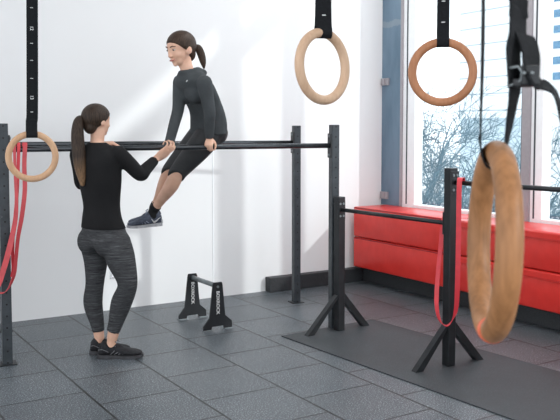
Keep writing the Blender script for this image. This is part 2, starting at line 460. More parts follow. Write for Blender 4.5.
for i, (o, sg, zc) in enumerate(zip(posts, (1, -1, 1, -1), (1.366, 1.374, 1.383, 1.383))):
    b = bmesh.new()
    x0, x1 = (.030, .040) if sg > 0 else (-.040, -.030)
    bevbox(b, x0, x1, -.03, .03, zc-.09, zc+.09, .002)
    br = link('bracket_plate', b, M['steel'], o)
    for dz in (-.07, .07):
        b = bmesh.new(); tube(b, [(x0-.004 if sg < 0 else x1, 0, zc+dz), (x0 if sg < 0 else x1+.006, 0, zc+dz)], .011, 6); link('bolt', b, M['greytube'], br)

# low dip-bar stand: three short posts joined by bars, splayed feet
low = empty('low_bar_stand', (3.5, 4.2, 0), 'low black steel bar stand on splayed feet, standing on the black mat', 'bar stand')
MINI = [(V((3.478, 4.755, 0)), 1.0), (V((3.535, 3.665, 0)), 1.252), (V((3.62, 2.45, 0)), 1.252)]
for i, (p, h) in enumerate(MINI):
    a = -.02 if i else .05
    o = post(p, h, a, low, .0075, False, name='short_post')
    b = bmesh.new()
    for s, L in ((-1, .255 if i else .275), (1, .252 if i else .248)):
        for q in (0,):
            e = V((s*L, 0, .0)); st = V((s*.012, 0, .262))
            d = (e-st)
            # square tube cut flat at the floor
            n_ = V((-d.z, 0, d.x)).normalized()*.028
            hz = V((.030, 0, 0))
            vs = []
            for y in (-.022, .022):
                for P_ in (e-hz, e+hz, st+V((0, 0, .0))+hz*.6+V((0, 0, .02)), st-hz*.6-V((0, 0, .02)) if False else st-hz*.9):
                    vs.append(b.verts.new((P_.x, y, P_.z)))
            b.faces.new(vs[:4]); b.faces.new(vs[4:][::-1])
            for k in range(4): b.faces.new((vs[k], vs[4+k], vs[4+(k+1) % 4], vs[(k+1) % 4]))
            link('splayed_foot', b, M['steel'], o); b = bmesh.new()
    b.free()
def bar(pa, pb, r=.0145):
    a = V(pa)-low.location; c = V(pb)-low.location; d = (c-a).normalized()
    b = bmesh.new(); tube(b, [a+d*.03, c-d*.03], r, 16); link('crossbar', b, M['steel'], low, True)
bar((3.478, 4.765, .905), (3.535, 3.665, .905)); bar((3.535, 3.665, 1.163), (3.62, 2.45, 1.163))
for (x, y, z, s) in ((3.478, 4.765, .905, -1), (3.535, 3.665, .905, 1), (3.535, 3.665, 1.163, -1)):
    b = bmesh.new(); bevbox(b, -.032, .032, s*.030 if s > 0 else -.038, .038 if s > 0 else -.030, -.07, .07, .002)
    o = link('bracket_plate', b, M['steel'], low); o.location = V((x, y, z))-low.location
    for dx in (-.015, .015):
        for dz in (-.045, .045):
            b = bmesh.new(); tube(b, [(dx, s*.037, dz), (dx, s*.044, dz)], .009, 6); link('bolt', b, M['greytube'], o)

# ------------------------------------------------------------------ parallettes
pa = empty('parallette', (2.73, 5.48, 0), 'small black floor bar with two lettered end plates standing by the wall', 'parallette')
def aplate(y, sgn):
    prof = [(-.033, .352), (.033, .352), (.040, .335), (.062, .10), (.118, .05), (.120, 0), (.055, 0), (.048, .022), (-.048, .022), (-.055, 0), (-.120, 0), (-.118, .03), (-.068, .09), (-.04, .335)]
    b = bmesh.new(); r = []
    for yy in (-.006, .006): r.append([b.verts.new((x, yy, z+.006)) for x, z in prof])
    b.faces.new(r[0]); b.faces.new(r[1][::-1]); n = len(prof)
    for i in range(n): b.faces.new((r[0][i], r[1][i], r[1][(i+1) % n], r[0][(i+1) % n]))
    o = link('side_plate', b, M['steel'], pa); o.location = (0, y, 0)
    for x0, x1 in ((-.125, -.052), (.052, .125)):
        b = bmesh.new(); bevbox(b, x0, x1, -.02, .02, 0, .007, .002); link('rubber_foot', b, M['greytube'], o)
    b = bmesh.new(); tube(b, [(0, -.006, .325), (0, -.011, .325)], .010, 6); link('bolt', b, M['greytube'], o)
    bpy_upd()
    Mx = Matrix.Translation(V((2.73, 5.48+y-.0068, .205))) @ Matrix(((0, 1, 0, 0), (0, 0, -1, 0), (-1, 0, 0, 0), (0, 0, 0, 1)))
    text_obj('lettering', 'BOXROCK', .036, Mx, M['whitemark'], o)
aplate(.215, 1); aplate(-.215, -1)
b = bmesh.new(); tube(b, [(0, -.21, .328), (0, .21, .328)], .018, 16); link('handle', b, M['greytube'], pa, True)

# ------------------------------------------------------------------ gymnastic rings with straps
def ring(c, R_, r, axis, mat, label, tilt=0):
    """axis = normal of the hoop plane (horizontal)"""
    o = empty('gymnastic_ring', c, label, 'ring')
    n = axis.normalized(); s = n.cross(Z).normalized(); up = Z
    if tilt: up = Quaternion(n, 0) @ Z; up = (Z + n*tilt).normalized()
    b = bmesh.new(); pts = [s*R_*math.cos(2*PI*k/72) + up*R_*math.sin(2*PI*k/72) for k in range(72)]
    tube(b, pts, r, 20, closed=True); link('wooden_hoop', b, mat, o, True)
    return o, s, n
def hang_strap(c, R_, r, side, n, w, marks, label, lean=V((0, 0, 0))):
    """webbing loop over the hoop's top, both plies going up to the ceiling"""
    top = V(c)+V((0, 0, R_)); o = empty('ring_strap', V((top.x, top.y, CZ)), label, 'strap')
    g = r+.002
    path = [top+V((0, 0, CZ-top.z))+n*-.004+lean, top+V((0, 0, .35))-n*.004+lean*.2, top+V((0, 0, .06))-n*.006, top-n*g*.9+V((0, 0, g*.25)), top-n*g*.7-V((0, 0, g*.7)), top-V((0, 0, g)),
            top+n*g*.7-V((0, 0, g*.7)), top+n*g*.9+V((0, 0, g*.25)), top+V((0, 0, .06))+n*.002, top+V((0, 0, .35))+n*.0+lean*.2, top+V((0, 0, CZ-top.z))+lean+n*.0]
    b = bmesh.new(); ribbon(b, path, w, side, .002); wb = link('webbing', b, M['web'], o, False, True)
    # printed ticks / numbers on the side facing the camera (-n)
    for z, s in marks:
        p = V((top.x, top.y, z)) - n*.0085 + lean*max(0, (z-top.z)/(CZ-top.z))
        if s == '-':
            b = bmesh.new(); Q = Matrix.Translation(p) @ Matrix((( side.x, -n.x, 0, 0), (side.y, -n.y, 0, 0), (0, 0, 1, 0), (0, 0, 0, 1)))
            box(b, -.006, .006, 0, .0012, -.0013, .0013, Q); link('tick_mark', b, M['whitemark'], wb, False, True)
        else:
            # text turned a quarter turn, reading downwards
            Q = Matrix.Translation(p - n*.001) @ Matrix(((0, side.x, -n.x, 0), (0, side.y, -n.y, 0), (-1, 0, 0, 0), (0, 0, 0, 1)))
            text_obj('printed_number', s, .020, Q, M['whitemark'], wb, .0004)
    return o
cA = at(32.2, 156.5, 3.66); nA = V((cA.x, cA.y, 0)).normalized()
oA, sA, nA = ring(cA, .1025, .0148, (Quaternion(Z, .06) @ nA), M['wood'], 'pale wooden ring at the far left, in front of the red bands')
zt = lambda py, D: at(30, py, D).z
hang_strap(cA, .1025, .0148, -sA if sA.dot(RT) < 0 else sA, nA, .050,
           [(zt(8, 3.66), '-'), (zt(28.5, 3.66), '12'), (zt(43.5, 3.66), '-'), (zt(60.5, 3.66), '-'), (zt(78.5, 3.66), '-'), (zt(97.5, 3.66), '13'), (zt(112, 3.66), '-'), (zt(129.5, 3.66), '-')],
           'wide black webbing strap marked 12 and 13 above the far left ring', RT*.044)
cB = at(322.9, 66.5, 2.47); dB = V((cB.x, cB.y, 0)).normalized()
oB, sB, nB = ring(cB, .1025, .0148, Quaternion(Z, math.radians(47)) @ dB, M['wood3'], 'light wooden ring turned half sideways, hanging before the white wall', .03)
sb = -sB if sB.dot(RT) < 0 else sB
hang_strap(cB, .1025, .0148, RT*.92+FH*.25, (FH*.95-RT*.25).normalized(), .050, [(at(330, 15.5, 2.47).z, '-')], 'black strap holding the half-turned ring at the upper middle')
cC = at(442.5, 72.3, 2.77); dC = V((cC.x, cC.y, 0)).normalized()
oC, sC, nC = ring(cC, .1025, .0148, Quaternion(Z, .05) @ dC, M['wood2'], 'reddish wooden ring facing the camera in front of the window')
hang_strap(cC, .1025, .0148, -sC if sC.dot(RT) < 0 else sC, nC, .042, [(at(443, 22.5, 2.77).z, '-'), (at(443, 1.5, 2.77).z, '-')], 'black strap above the ring in front of the window')
# nearest ring, almost edge-on
cD = at(492.5, 241, .945); dD = V((cD.x, cD.y, 0)).normalized()
oD, sD, nD = ring(cD, .1045, .0148, Quaternion(Z, math.radians(-80.5)) @ dD, M['wood4'], 'big close wooden ring seen nearly edge-on at the right', .03)
if sD.dot(FH) > 0: sD = -sD      # points towards the camera
b = bmesh.new()
pts = [cD + sD*.1045*math.cos(a) + (Z+nD*.03)*.1045*math.sin(a) for a in [math.radians(-90+x) for x in (6, 9, 12, 15, 18)]]
tube(b, pts, .0151, 20); link('orange_tape', b, M['orange'], oD, True, True)
# its strap with the cam buckle
st = empty('ring_strap', at(500, -700, .95), 'near black strap with metal cam buckle and loose tail, above the closest ring', 'strap')
tD = cD + (Z+nD*.03)*.1035
b = bmesh.new()
VD = (FH+RT*.255).normalized(); VP_ = RT-FH*.255
ribbon(b, [at(484, -650, .98), at(483.5, -60, .97), at(482.5, 60, .965), at(480.5, 132, .962), tD-RT*.0175+Z*.002, tD-RT*.012-Z*.013, tD-Z*.0185, tD+RT*.012-Z*.013, at(506, 148, .945), at(510, 122, .94), at(513.5, 100, .935), at(515, 86, .935), at(516, 70, .935)],
       [.040, .040, .040, .036, .030, .028, .028, .028, .030, .036, .040, .040, .040],
       [VD+VP_*.05]*3+[VD]*5+[VD+VP_*.1, VD+VP_*.22, VD+VP_*.27, VD+VP_*.35, VD+VP_*.4], .0022)
link('webbing', b, M['web'], st, False, True)
b = bmesh.new()
ribbon(b, [at(519, -650, .955), at(518.5, -60, .95), at(518.5, 10, .945), at(517, 34, .935), at(513.5, 50, .930), at(514, 66, .929), at(515, 84, .930)], [.040]*7,
       [VD+VP_*.5, VD+VP_*.48, VD+VP_*.48, VD+VP_*.46, VD+VP_*.42, VD+VP_*.4, VD+VP_*.4], .0024)
link('upper_webbing', b, M['web'], st, False, True)
b = bmesh.new()
ribbon(b, [at(524, 34, .942), at(528, 43, .936), at(531, 56, .93), at(532, 72, .925), at(537, 82, .922), at(546, 87, .918), at(555, 95, .912), at(562, 108, .905), at(567, 135, .90)],
       [.040]*9, [VD+VP_*.6, VD+VP_*.6, VD+VP_*.55, VD+VP_*.45, VD+VP_*.1+Z*.4, VD+Z*.40, VD+Z*.36-RT*.1, VD+VP_*.3, VD+VP_*.3], .0022)
link('loose_tail', b, M['web'], st, False, True)
# buckle: body, two side plates, pin
def cbox(bm, c, a, bb, cc): # oriented box with half vectors
    vs = [bm.verts.new(c+a*i+bb*j+cc*k) for i in (-1, 1) for j in (-1, 1) for k in (-1, 1)]
    for f in ((0,1,3,2),(4,6,7,5),(0,4,5,1),(2,3,7,6),(0,2,6,4),(1,5,7,3)): bm.faces.new([vs[i] for i in f])
    bmesh.ops.bevel(bm, geom=list({e for v in vs for e in v.link_edges}), offset=.0015, segments=2, affect='EDGES', profile=.5)
bk = bmesh.new(); cbox(bk, at(527, 76, .925), RT*.0105, FH*.014, Z*.011)
buck = link('cam_buckle', bk, M['steel'], st, False, True)
bk = bmesh.new(); tube(bk, [at(509, 68, .915), at(518, 66.5, .914), at(522, 72, .913), at(521, 80, .914), at(514, 84, .915), at(508, 86, .916)], .0016, 8); link('wire_clasp', bk, M['greytube'], buck, True, True)
bk = bmesh.new(); cbox(bk, at(522, 83, .925), RT*.014, FH*.012, Z*.0045); link('lever', bk, M['steel'], buck, False, True)
for px in (524, 532):
    bk = bmesh.new(); ellipsoid(bk, at(px, 73, .908), .0022, .0022, .0022, Matrix.Identity(3), 10); link('rivet', bk, M['greytube'], buck, True, True)

# ------------------------------------------------------------------ red resistance bands
def band(pts, w, side, label, m, o0):
    o = empty('resistance_band', o0, label, 'resistance band', None)
    b = bmesh.new(); ribbon(b, pts, w, side, .0035, 8); link('latex_loop', b, m, o, False, True); return o
db = (RF-LF).normalized()
def onbar(px):   # centre of the front bar above pixel column px
    best = min((LF+(RF-LF)*t/2000 for t in range(2001)), key=lambda p: abs((V((p.x, p.y, 0)).dot(RT)/V((p.x, p.y, 0)).dot(FH))*CF*1.0+CCX-px))
    t = (best-LF).length/(RF-LF).length
    return V((best.x, best.y, 1.366+.008*t))
g = .021
def loop_band(px, w, strand, back, m, label):
    c = onbar(px); n = V((db.y, -db.x, 0)); n = n if n.dot(FH) < 0 else -n     # towards camera
    pts = back[::-1] + [c-n*g, c-n*g*.7+Z*g*.7, c+Z*g, c+n*g*.7+Z*g*.7, c+n*g] + strand
    return band(pts, w, [V((1, -.15, 0))]*len(pts), label, m, c)
DL = 5.02
c1 = onbar(24.5)
band([at(24, 150, 5.08), at(24, 143.6, 5.07), at(24.5, 142.9, 5.03), at(25, 145, 4.985), at(24.3, 165, 4.975), at(24.8, 190, 4.97), at(22, 215, 4.96), at(18, 238, 4.95), at(16, 258, 4.94), at(14, 275, 4.93), at(8, 289, 4.92), at(1, 293, 4.91), at(-9, 288, 4.92), at(-15, 270, 4.96), at(-12, 230, 5.0)],
     .027, [RT]*5+[RT+FH*.2, RT+FH*.6, RT*.7+FH, RT*.6+FH, RT*.5+FH, RT*.1+FH, FH+Z*.1, FH, RT+FH, RT], 'dark red looped band hung over the bar, its loop swinging round the left post', M['band2'], c1)
band([at(15, 150, 5.07), at(14.5, 143.8, 5.05), at(14.5, 142.9, 5.01), at(14.5, 146, 4.965), at(15, 170, 4.955), at(16.5, 200, 4.95), at(15, 222, 4.945), at(9.5, 248, 4.92), at(4, 268, 4.91), at(-2, 285, 4.90), at(-9, 290, 4.91), at(-13, 280, 4.93)],
     [.018]*5+[.022, .028, .034, .034, .034, .034, .034], [RT]*6+[RT+FH*.2, RT, RT, RT, RT, RT], 'broad red band slanting across the left post', M['band2'], onbar(15))
band([at(18.5, 150, 5.075), at(18.3, 143.7, 5.06), at(18.4, 142.9, 5.02), at(18.7, 146, 4.98), at(18, 172, 4.97), at(16.6, 200, 4.965), at(13.2, 236, 4.96), at(12.6, 256, 4.955), at(13.2, 268, 4.955), at(12.0, 277, 4.95)],
     .020, [RT+FH*.7]*10, 'narrow red band hanging between the two wider ones at left', M['band'], onbar(18.4))
# band on the low stand
band([at(463, 184, 4.90), at(462.5, 178.5, 4.885), at(461, 177.8, 4.83), at(459.5, 181, 4.795), at(459, 200, 4.79), at(458.4, 240, 4.79), at(457.6, 280, 4.80), at(456.2, 308, 4.83), at(452.5, 320, 4.86), at(447, 325.5, 4.88), at(441, 322, 4.90), at(437.4, 312, 4.93), at(436.6, 296, 4.96), at(438.5, 268, 5.0), at(440.8, 245, 5.04), at(442.3, 226, 5.08), at(444.5, 217, 5.12), at(450, 205, 5.12), at(457, 190, 5.08)],
     .030, [RT, RT, RT, RT, RT, RT, RT, RT+FH*.4, RT*.4+FH, FH, FH-RT*.2, FH-RT*.6, FH-RT*1.2, FH*.9-RT, FH-RT, FH-RT, FH-RT, FH-RT, FH-RT], 'bright red band hung on the taller low post beside the window', M['band'], V((3.54, 3.60, 1.163)))

# ------------------------------------------------------------------ people
def hand(bm, wrist, d, pn, sgn, curl=(35, 45, 30), spread=.06, thumb=.5, sc=1.0, tcurl=0):
    """palm + 4 fingers + thumb; d = direction of the hand, pn = palm-facing normal, sgn = side of the thumb along d x pn"""
    d = d.normalized(); pn = (pn-d*pn.dot(d)).normalized(); s = d.cross(pn)*sgn      # s points to the thumb side
    P0 = wrist
    loft(bm, [(P0-d*.02*sc, s*.022*sc, pn*.017*sc), (P0+d*.01*sc, s*.025*sc, pn*.016*sc), (P0+d*.035*sc, s*.034*sc, pn*.0155*sc), (P0+d*.065*sc, s*.037*sc, pn*.013*sc), (P0+d*.084*sc, s*.036*sc, pn*.0105*sc)], 18, 3, 2.4)
    for i, (o, L, r) in enumerate(((.027, .92, .0083), (.0095, 1.0, .0085), (-.009, .94, .0082), (-.0265, .76, .0072))):
        p = P0 + d*(.080-.004*abs(i-1))*sc + s*o*sc
        dd = (d + s*(o*spread*30)).normalized(); pts = [p-d*.015*sc, p]
        ang = 0
        ax = s
        for seg, cu in zip((.042, .026, .020), curl):
            ang += math.radians(cu*(1+.12*i))
            v = (dd*math.cos(ang) + pn*math.sin(ang)).normalized()
            pts.append(pts[-1]+v*seg*L*sc)
        limb(bm, pts, [r*sc, r*sc, r*.95*sc, r*.88*sc, r*.78*sc], n=10, k=3)
    b0 = P0 + d*.018*sc + s*.020*sc
    t1 = b0 + (d*.55+s*.75+pn*.3).normalized()*.035*sc
    t2 = t1 + (d*.8+s*(.45-tcurl)+pn*(.3+tcurl)).normalized()*.030*sc
    t3 = t2 + (d*.85+s*(.1-tcurl)+pn*(.35+tcurl)).normalized()*.025*sc
    limb(bm, [b0-d*.01*sc, t1, t2, t3], [.0135*sc, .0115*sc, .0098*sc, .0082*sc], n=10, k=3)
def head(bm, c, f, up, sc=1.0, feat=True):
    """skull, jaw, nose, ears; c = centre of the skull, f = face direction"""
    f = f.normalized(); up = (up-f*up.dot(f)).normalized(); r = f.cross(up)
    E = lambda o, a, b_, c_: ellipsoid(bm, c+(r*o[0]+f*o[1]+up*o[2])*sc, r*a*sc, f*b_*sc, up*c_*sc)
    E((0, -.008, .018), .074, .092, .082)
    E((0, .022, -.018), .062, .066, .082)
    E((0, .038, -.062), .048, .044, .040)
    E((0, .066, -.088), .018, .016, .015)      # chin
    E((.030, .052, -.030), .026, .028, .026); E((-.030, .052, -.030), .026, .028, .026)
    E((0, .050, -.020), .054, .042, .060)
    E((0, .040, .020), .062, .050, .050)
    limb(bm, [c+(f*.084+up*.012)*sc, c+(f*.091-up*.012)*sc, c+(f*.096-up*.028)*sc], [.008*sc, .009*sc, .011*sc], n=10, k=3)   # nose
    E((.010, .094, -.034), .009, .010, .008); E((-.010, .094, -.034), .009, .010, .008)
    E((0, .078, -.058), .022, .013, .012)      # mouth mound
    for s in (1, -1):
        E((s*.076, -.006, -.012), .010, .020, .030); E((s*.072, .004, -.028), .010, .012, .016)
    return r, f, up
def face_parts(c, f, up, root, sc=1.0):
    f = f.normalized(); up = (up-f*up.dot(f)).normalized(); r = f.cross(up)
    for s in (1, -1):
        e = c+(r*s*.031+f*.0745+up*.004)*sc
        b = bmesh.new(); ellipsoid(b, e, r*.0125*sc, f*.0135*sc, up*.0052*sc, None, 14); ey = link('eye', b, M['eyew'], root, True, True)
        b = bmesh.new(); ellipsoid(b, e+f*.0095*sc, r*.006*sc, f*.005*sc, up*.006*sc, None, 10); link('iris', b, M['iris'], ey, True, True)
        b = bmesh.new(); tube(b, [c+(r*s*.014+f*.0915+up*.022)*sc, c+(r*s*.032+f*.0875+up*.028)*sc, c+(r*s*.048+f*.073+up*.022)*sc], [.0032, .0036, .002], 8); link('eyebrow', b, M['brow'], root, True, True)
    b = bmesh.new(); limb(b, [c+(r*-.024+f*.083-up*.056)*sc, c+(r*-.010+f*.0935-up*.0605)*sc, c+(r*.010+f*.0935-up*.0605)*sc, c+(r*.024+f*.083-up*.056)*sc], [.002, .0045, .0045, .002], n=10, k=4)
    link('lips', b, M['lip'], root, True, True)
def hair_cap(c, f, up, m, root, tail, trad, sc=1.0, knot=None):
    f = f.normalized(); up = (up-f*up.dot(f)).normalized(); r = f.cross(up)
    b = bmesh.new()
    # swept-back cap: skull offset outwards, hairline running from the brow over the ears to the nape
    q = bmesh.ops.create_uvsphere(b, u_segments=40, v_segments=28, radius=1)
    for v in q['verts']:
        x, y, z = v.co
        # y = front; pull the face opening in
        lim = -.42*z + .52 - .25*abs(x)*0
        k = 1.0
        over = (y + .95*(-z) ) - .58
        if over > 0: k = max(.55, 1-over*1.6)
        v.co = c + (r*x*.083*k + f*(y*.100*k-.010) + up*(z*.090*k+.020))*sc
    # nape volume
    ellipsoid(b, c+(f*-.052-up*.040)*sc, r*.052*sc, f*.040*sc, up*.052*sc)
    limb(b, [knot-(f*-.02)*sc, knot-(f*.01)*sc], [.022*sc, .020*sc], n=14)
    cap = remeshed('hair', b, m, root, .006, 4)
    b = bmesh.new(); limb(b, tail, trad, n=16)
    # loose strands around the tail
    for i in range(9):
        a = random.uniform(0, 2*PI); off = [V((math.cos(a), math.sin(a), 0))*t*.75 for t in trad]
        limb(b, [p+o for p, o in zip(tail, off)][1:], [t*.28 for t in trad][1:], n=8, k=4)
    remeshed('ponytail', b, m, root, .005, 3)
    b = bmesh.new(); limb(b, [tail[0]+(tail[1]-tail[0])*.05, tail[0]+(tail[1]-tail[0])*.35], [trad[0]*1.12]*2, n=14, round0=False, round1=False); link('hair_tie', b, M['web'], root, True, True)
def shoe(root, heel, toe, up, upper, sole_m, lace_m, h=.075, logo=False):
    """heel and toe are points on the ground/sole plane"""
    f = (toe-heel); L = f.length; f.normalize(); up = (up-f*up.dot(f)).normalized(); s = f.cross(up)
    W = .0455*L/.27
    prof = ((0, .55, .040), (.06, .72, .060), (.16, .80, .070), (.28, .78, .066), (.42, .82, .058), (.58, 1.0, .046), (.74, 1.06, .036), (.88, .90, .028), (.97, .55, .018))
    b = bmesh.new()
    loft(b, [(heel+f*L*t+up*(.020+z*h/.075*.5), s*W*w, up*(z*h/.075*.5+.002)) for t, w, z in prof], 22, 4, 2.5)
    # collar
    limb(b, [heel+f*L*.13+up*.07, heel+f*L*.20+up*.088], [.034, .034], n=18, round0=True, round1=False)
    limb(b, [heel+f*L*.27+up*.085, heel+f*L*.48+up*.058], [.024, .026], n=14)
    u = remeshed('shoe', b, upper, root, .005, 3)
    b = bmesh.new()
    sp = ((-.02, .55, .0), (.06, .90, 0), (.22, .92, 0), (.42, .84, 0), (.60, 1.08, 0), (.78, 1.12, .001), (.92, .88, .004), (1.0, .40, .009))
    rows = []
    N = 18
    outl = []
    P_ = smooth_path([V((t, w, z)) for t, w, z in sp], None, 4)
    for q in P_: outl.append((q.x, q.y, q.z))
    poly = [(t, w, z) for t, w, z in outl] + [(t, -w, z) for t, w, z in reversed(outl)]
    lo = [b.verts.new(heel+f*L*t+s*W*w+up*(z)) for t, w, z in poly]; hi = [b.verts.new(heel+f*L*t+s*W*w*1.04+up*(z+.026-.008*min(1, max(0, t)))) for t, w, z in poly]
    b.faces.new(lo[::-1]); b.faces.new(hi); n = len(lo)
    for i in range(n): b.faces.new((lo[i], lo[(i+1) % n], hi[(i+1) % n], hi[i]))
    so = link('sole', b, sole_m, u, False, True)
    b = bmesh.new()
    for i in range(5):
        t = .36+.065*i; zt_ = .096-.0105*i
        for sg in (1, -1):
            tube(b, [heel+f*L*(t-.01)+s*sg*W*.55+up*(zt_-.016), heel+f*L*t+up*(zt_+.004), heel+f*L*(t+.025)-s*sg*W*.5+up*(zt_-.018)], .0026, 8)
    tube(b, [heel+f*L*.36+up*.102, heel+f*L*.38+up*.112+s*.02, heel+f*L*.43+up*.100+s*.03], .0025, 8); tube(b, [heel+f*L*.36+up*.102, heel+f*L*.40+up*.112-s*.02, heel+f*L*.45+up*.098-s*.028], .0025, 8)
    link('laces', b, lace_m, u, True, True)
    # stripes/overlays on the side
    for sg in (1, -1):
        b = bmesh.new()
        for i in range(1 if logo else 0, 4):
            t = .38+.09*i
            tube(b, [heel+f*L*(t-.10)+s*sg*W*(.86)+up*.030, heel+f*L*(t-.02)+s*sg*W*.80+up*(.050-.004*i), heel+f*L*(t+.02)+s*sg*W*.52+up*(.074-.008*i)], .0030, 6)
        if not logo: tube(b, [heel+f*L*.0+s*sg*W*.55+up*.058, heel+f*L*.10+s*sg*W*.80+up*.064, heel+f*L*.24+s*sg*W*.84+up*.046], .0022, 6)
        link('side_stripes', b, lace_m, u, True, True)
    if logo:
        for sg in (1, -1):
            b = bmesh.new()
            # curved tick
            q = [(.30, .060, .0035), (.255, .042, .0075), (.22, .036, .008), (.15, .046, .006), (.03, .068, .0015)]
            pp = smooth_path([V(x) for x in q], None, 5); up_, dn = [], []
            for p in pp:
                wv = .92 if p.x > .1 else .80
                base = heel+f*L*p.x+s*sg*(W*wv+.0075)
                up_.append(b.verts.new(base+up*(p.y+p.z))); dn.append(b.verts.new(base+up*(p.y-p.z)))
            for i in range(len(pp)-1): b.faces.new((up_[i], up_[i+1], dn[i+1], dn[i]))
            bmesh.ops.solidify(b, geom=b.faces[:], thickness=.003)
            link('logo_mark', b, M['whitemark'], u, False, True)
    return u

# ---------- woman standing, seen from behind
D0 = 5.17
W1 = empty('person', at(107, 356, D0)*1, 'ponytailed woman standing with her back turned, black long-sleeved top and grey striped leggings', 'person')
W1.location.z = 0
L1 = (RT*.82 - FH*.57).normalized(); F1 = (RT*.57 + FH*.82).normalized()     # her right, her front
def tring(px, py, D, a, bb, L, F_, inf=0): return (at(px, py, D), L*(a+inf), F_*(bb+inf))
def w1_torso(inf, lo=0, hi=99):
    rows = [(104, 246, 5.19, .150, .105), (104.2, 238, 5.19, .165, .112), (103.5, 228, 5.18, .152, .100), (102, 218, 5.17, .132, .088), (101.7, 207, 5.165, .121, .080), (101, 196, 5.16, .128, .084),
            (100, 182, 5.155, .142, .094), (98.8, 168, 5.15, .152, .098), (98, 157, 5.15, .154, .088), (97.6, 150, 5.155, .128, .072), (97.4, 145.5, 5.16, .082, .054), (97.3, 142.5, 5.16, .045, .042), (97.3, 140.8, 5.16, .040, .038)]
    return [tring(*r, L1, F1, inf) for r in rows[lo:hi]]
RL1 = dict(hip=(115.5, 242, 5.13), mid=(121, 260, 5.11), knee=(127.5, 284, 5.10), calf=(121.3, 303, 5.14), low=(116, 322, 5.16), ank=(112.2, 338, 5.17))
LL1 = dict(hip=(93.5, 242, 5.25), mid=(95.8, 260, 5.25), knee=(94.8, 283, 5.25), calf=(93, 303, 5.26), low=(97, 322, 5.265), ank=(99.5, 338, 5.265))
def leg(bm, J, rad, inf, upto, r1=True):
    ks = list(J)[:upto]; limb(bm, [at(*J[k]) for k in ks], rad[:upto], inf, True, r1, 20)
RR = [.090, .086, .057, .061, .043, .035]; LR = [.086, .072, .054, .056, .040, .033]
S1R, E1R, Wr1R = (118.5, 154, 5.09), (140.5, 174.5, 5.17), (156.2, 158.6, 5.31)
S1L, E1L, Wr1L = (78, 154.5, 5.24), (82, 184, 5.36), (103, 158, 5.36)
def arm(bm, J, rad, inf, r1=True, k=6): limb(bm, [at(*q) for q in J], rad, inf, True, r1, 16, k)
def midp(a, b_, t): return tuple(x+(y-x)*t for x, y in zip(a, b_))
def armJ(S, E_, W): return [S, midp(S, E_, .5), E_, midp(E_, W, .35), W]
AR = [.047, .041, .036, .034, .0235]
b = bmesh.new()
loft(b, w1_torso(0)); leg(b, RL1, RR, 0, 6); leg(b, LL1, LR, 0, 6)
arm(b, armJ(S1R, E1R, Wr1R), AR, 0); arm(b, armJ(S1L, E1L, Wr1L), AR, 0)
limb(b, [at(97.5, 148, 5.16), at(97.3, 140, 5.165), at(97.8, 130, 5.17)], [.050, .044, .048])
hc1 = at(97.0, 120.3, 5.17); hf1 = (RT*.66+FH*.75-Z*.04)
head(b, hc1, hf1, Z, .93)
hand(b, at(*Wr1R), (RT*.76+Z*.60+FH*.10), (Z*.70-RT*.45+FH*.60), -1, (5, 42, 45), .30, sc=1.12)
hb = onbar(110); hand(b, hb+Z*.025-db*.05-FH*.0, (RT*.85+FH*.1+Z*.1), (FH*.3-Z), -1, (30, 50, 40), sc=.92)
limb(b, [at(*Wr1L), hb+Z*.025-db*.055], [.0235, .022])
for J in (RL1, LL1):
    a = at(*J['ank']); gnd = V((a.x, a.y, .045)); limb(b, [a, gnd, gnd+(RT*.97+FH*.25)*.10-Z*.01], [.032, .030, .024], n=14)
remeshed('body', b, M['skin'], W1, .0056, 4)
b = bmesh.new(); loft(b, w1_torso(.012, 2, 12))
arm(b, armJ(S1R, E1R, midp(E1R, Wr1R, .90)), [.052, .046, .041, .038, .029], .004, False)
arm(b, armJ(S1L, E1L, midp(E1L, Wr1L, .93)), [.052, .046, .041, .038, .029], .004, False)
ellipsoid(b, at(109, 150.5, 5.125), L1*.055, F1*.05, Z*.035); ellipsoid(b, at(87, 150.5, 5.2), L1*.055, F1*.05, Z*.035)
for s_ in (-1, 1): ellipsoid(b, at(99, 168, 5.15)+L1*s_*.065-F1*.055, L1*.06, F1*.045, Z*.085)   # shoulder blades
tag(remeshed('long_sleeved_top', b, M['top'], W1, .007, 7), 'close-fitting black top')
b = bmesh.new()
loft(b, w1_torso(.006, 0, 5)); leg(b, RL1, RR, .007, 5, False); leg(b, LL1, LR, .007, 5, False)
limb(b, [at(*RL1['calf']), at(*RL1['low']), at(112.8, 331.5, 5.165)], [.066, .050, .043], 0, True, False); limb(b, [at(*LL1['calf']), at(*LL1['low']), at(98.5, 331.5, 5.265)], [.062, .047, .040], 0, True, False)
for s_, D_ in ((1, 0), (-1, 0)): ellipsoid(b, at(104.2, 241, 5.19)+L1*s_*.078-F1*.055, L1*.082, F1*.078, Z*.092)
tag(remeshed('leggings', b, M['legg'], W1, .007, 5), 'grey striped leggings')
M['hair1'] = hair_mat('dark_brown_hair', (.016, .010, .007), (.058, .036, .024), (.34, .20, .11), 1.32, 1.16)
kn = at(83.5, 119, 5.12)
hair_cap(hc1, hf1, Z, M['hair1'], W1, [kn, at(79, 121, 5.10), at(77.5, 133, 5.085), at(78.5, 150, 5.075), at(80.5, 168, 5.07), at(82.5, 184, 5.075)], [.022, .032, .040, .042, .038, .016], .99, kn)
for ank, dz in ((RL1['ank'], 0), (LL1['ank'], 0)):
    a = at(*ank); fd = (RT*.985+FH*(.05 if ank is RL1['ank'] else .12)).normalized(); q_ = .088 if ank is RL1['ank'] else .060; hh = V((a.x, a.y, 0))-fd*q_
    shoe(W1, hh+Z*.001, hh+fd*(.225+q_*.72)+Z*.001, Z, M['shoe'], M['sole'], M['lace'])

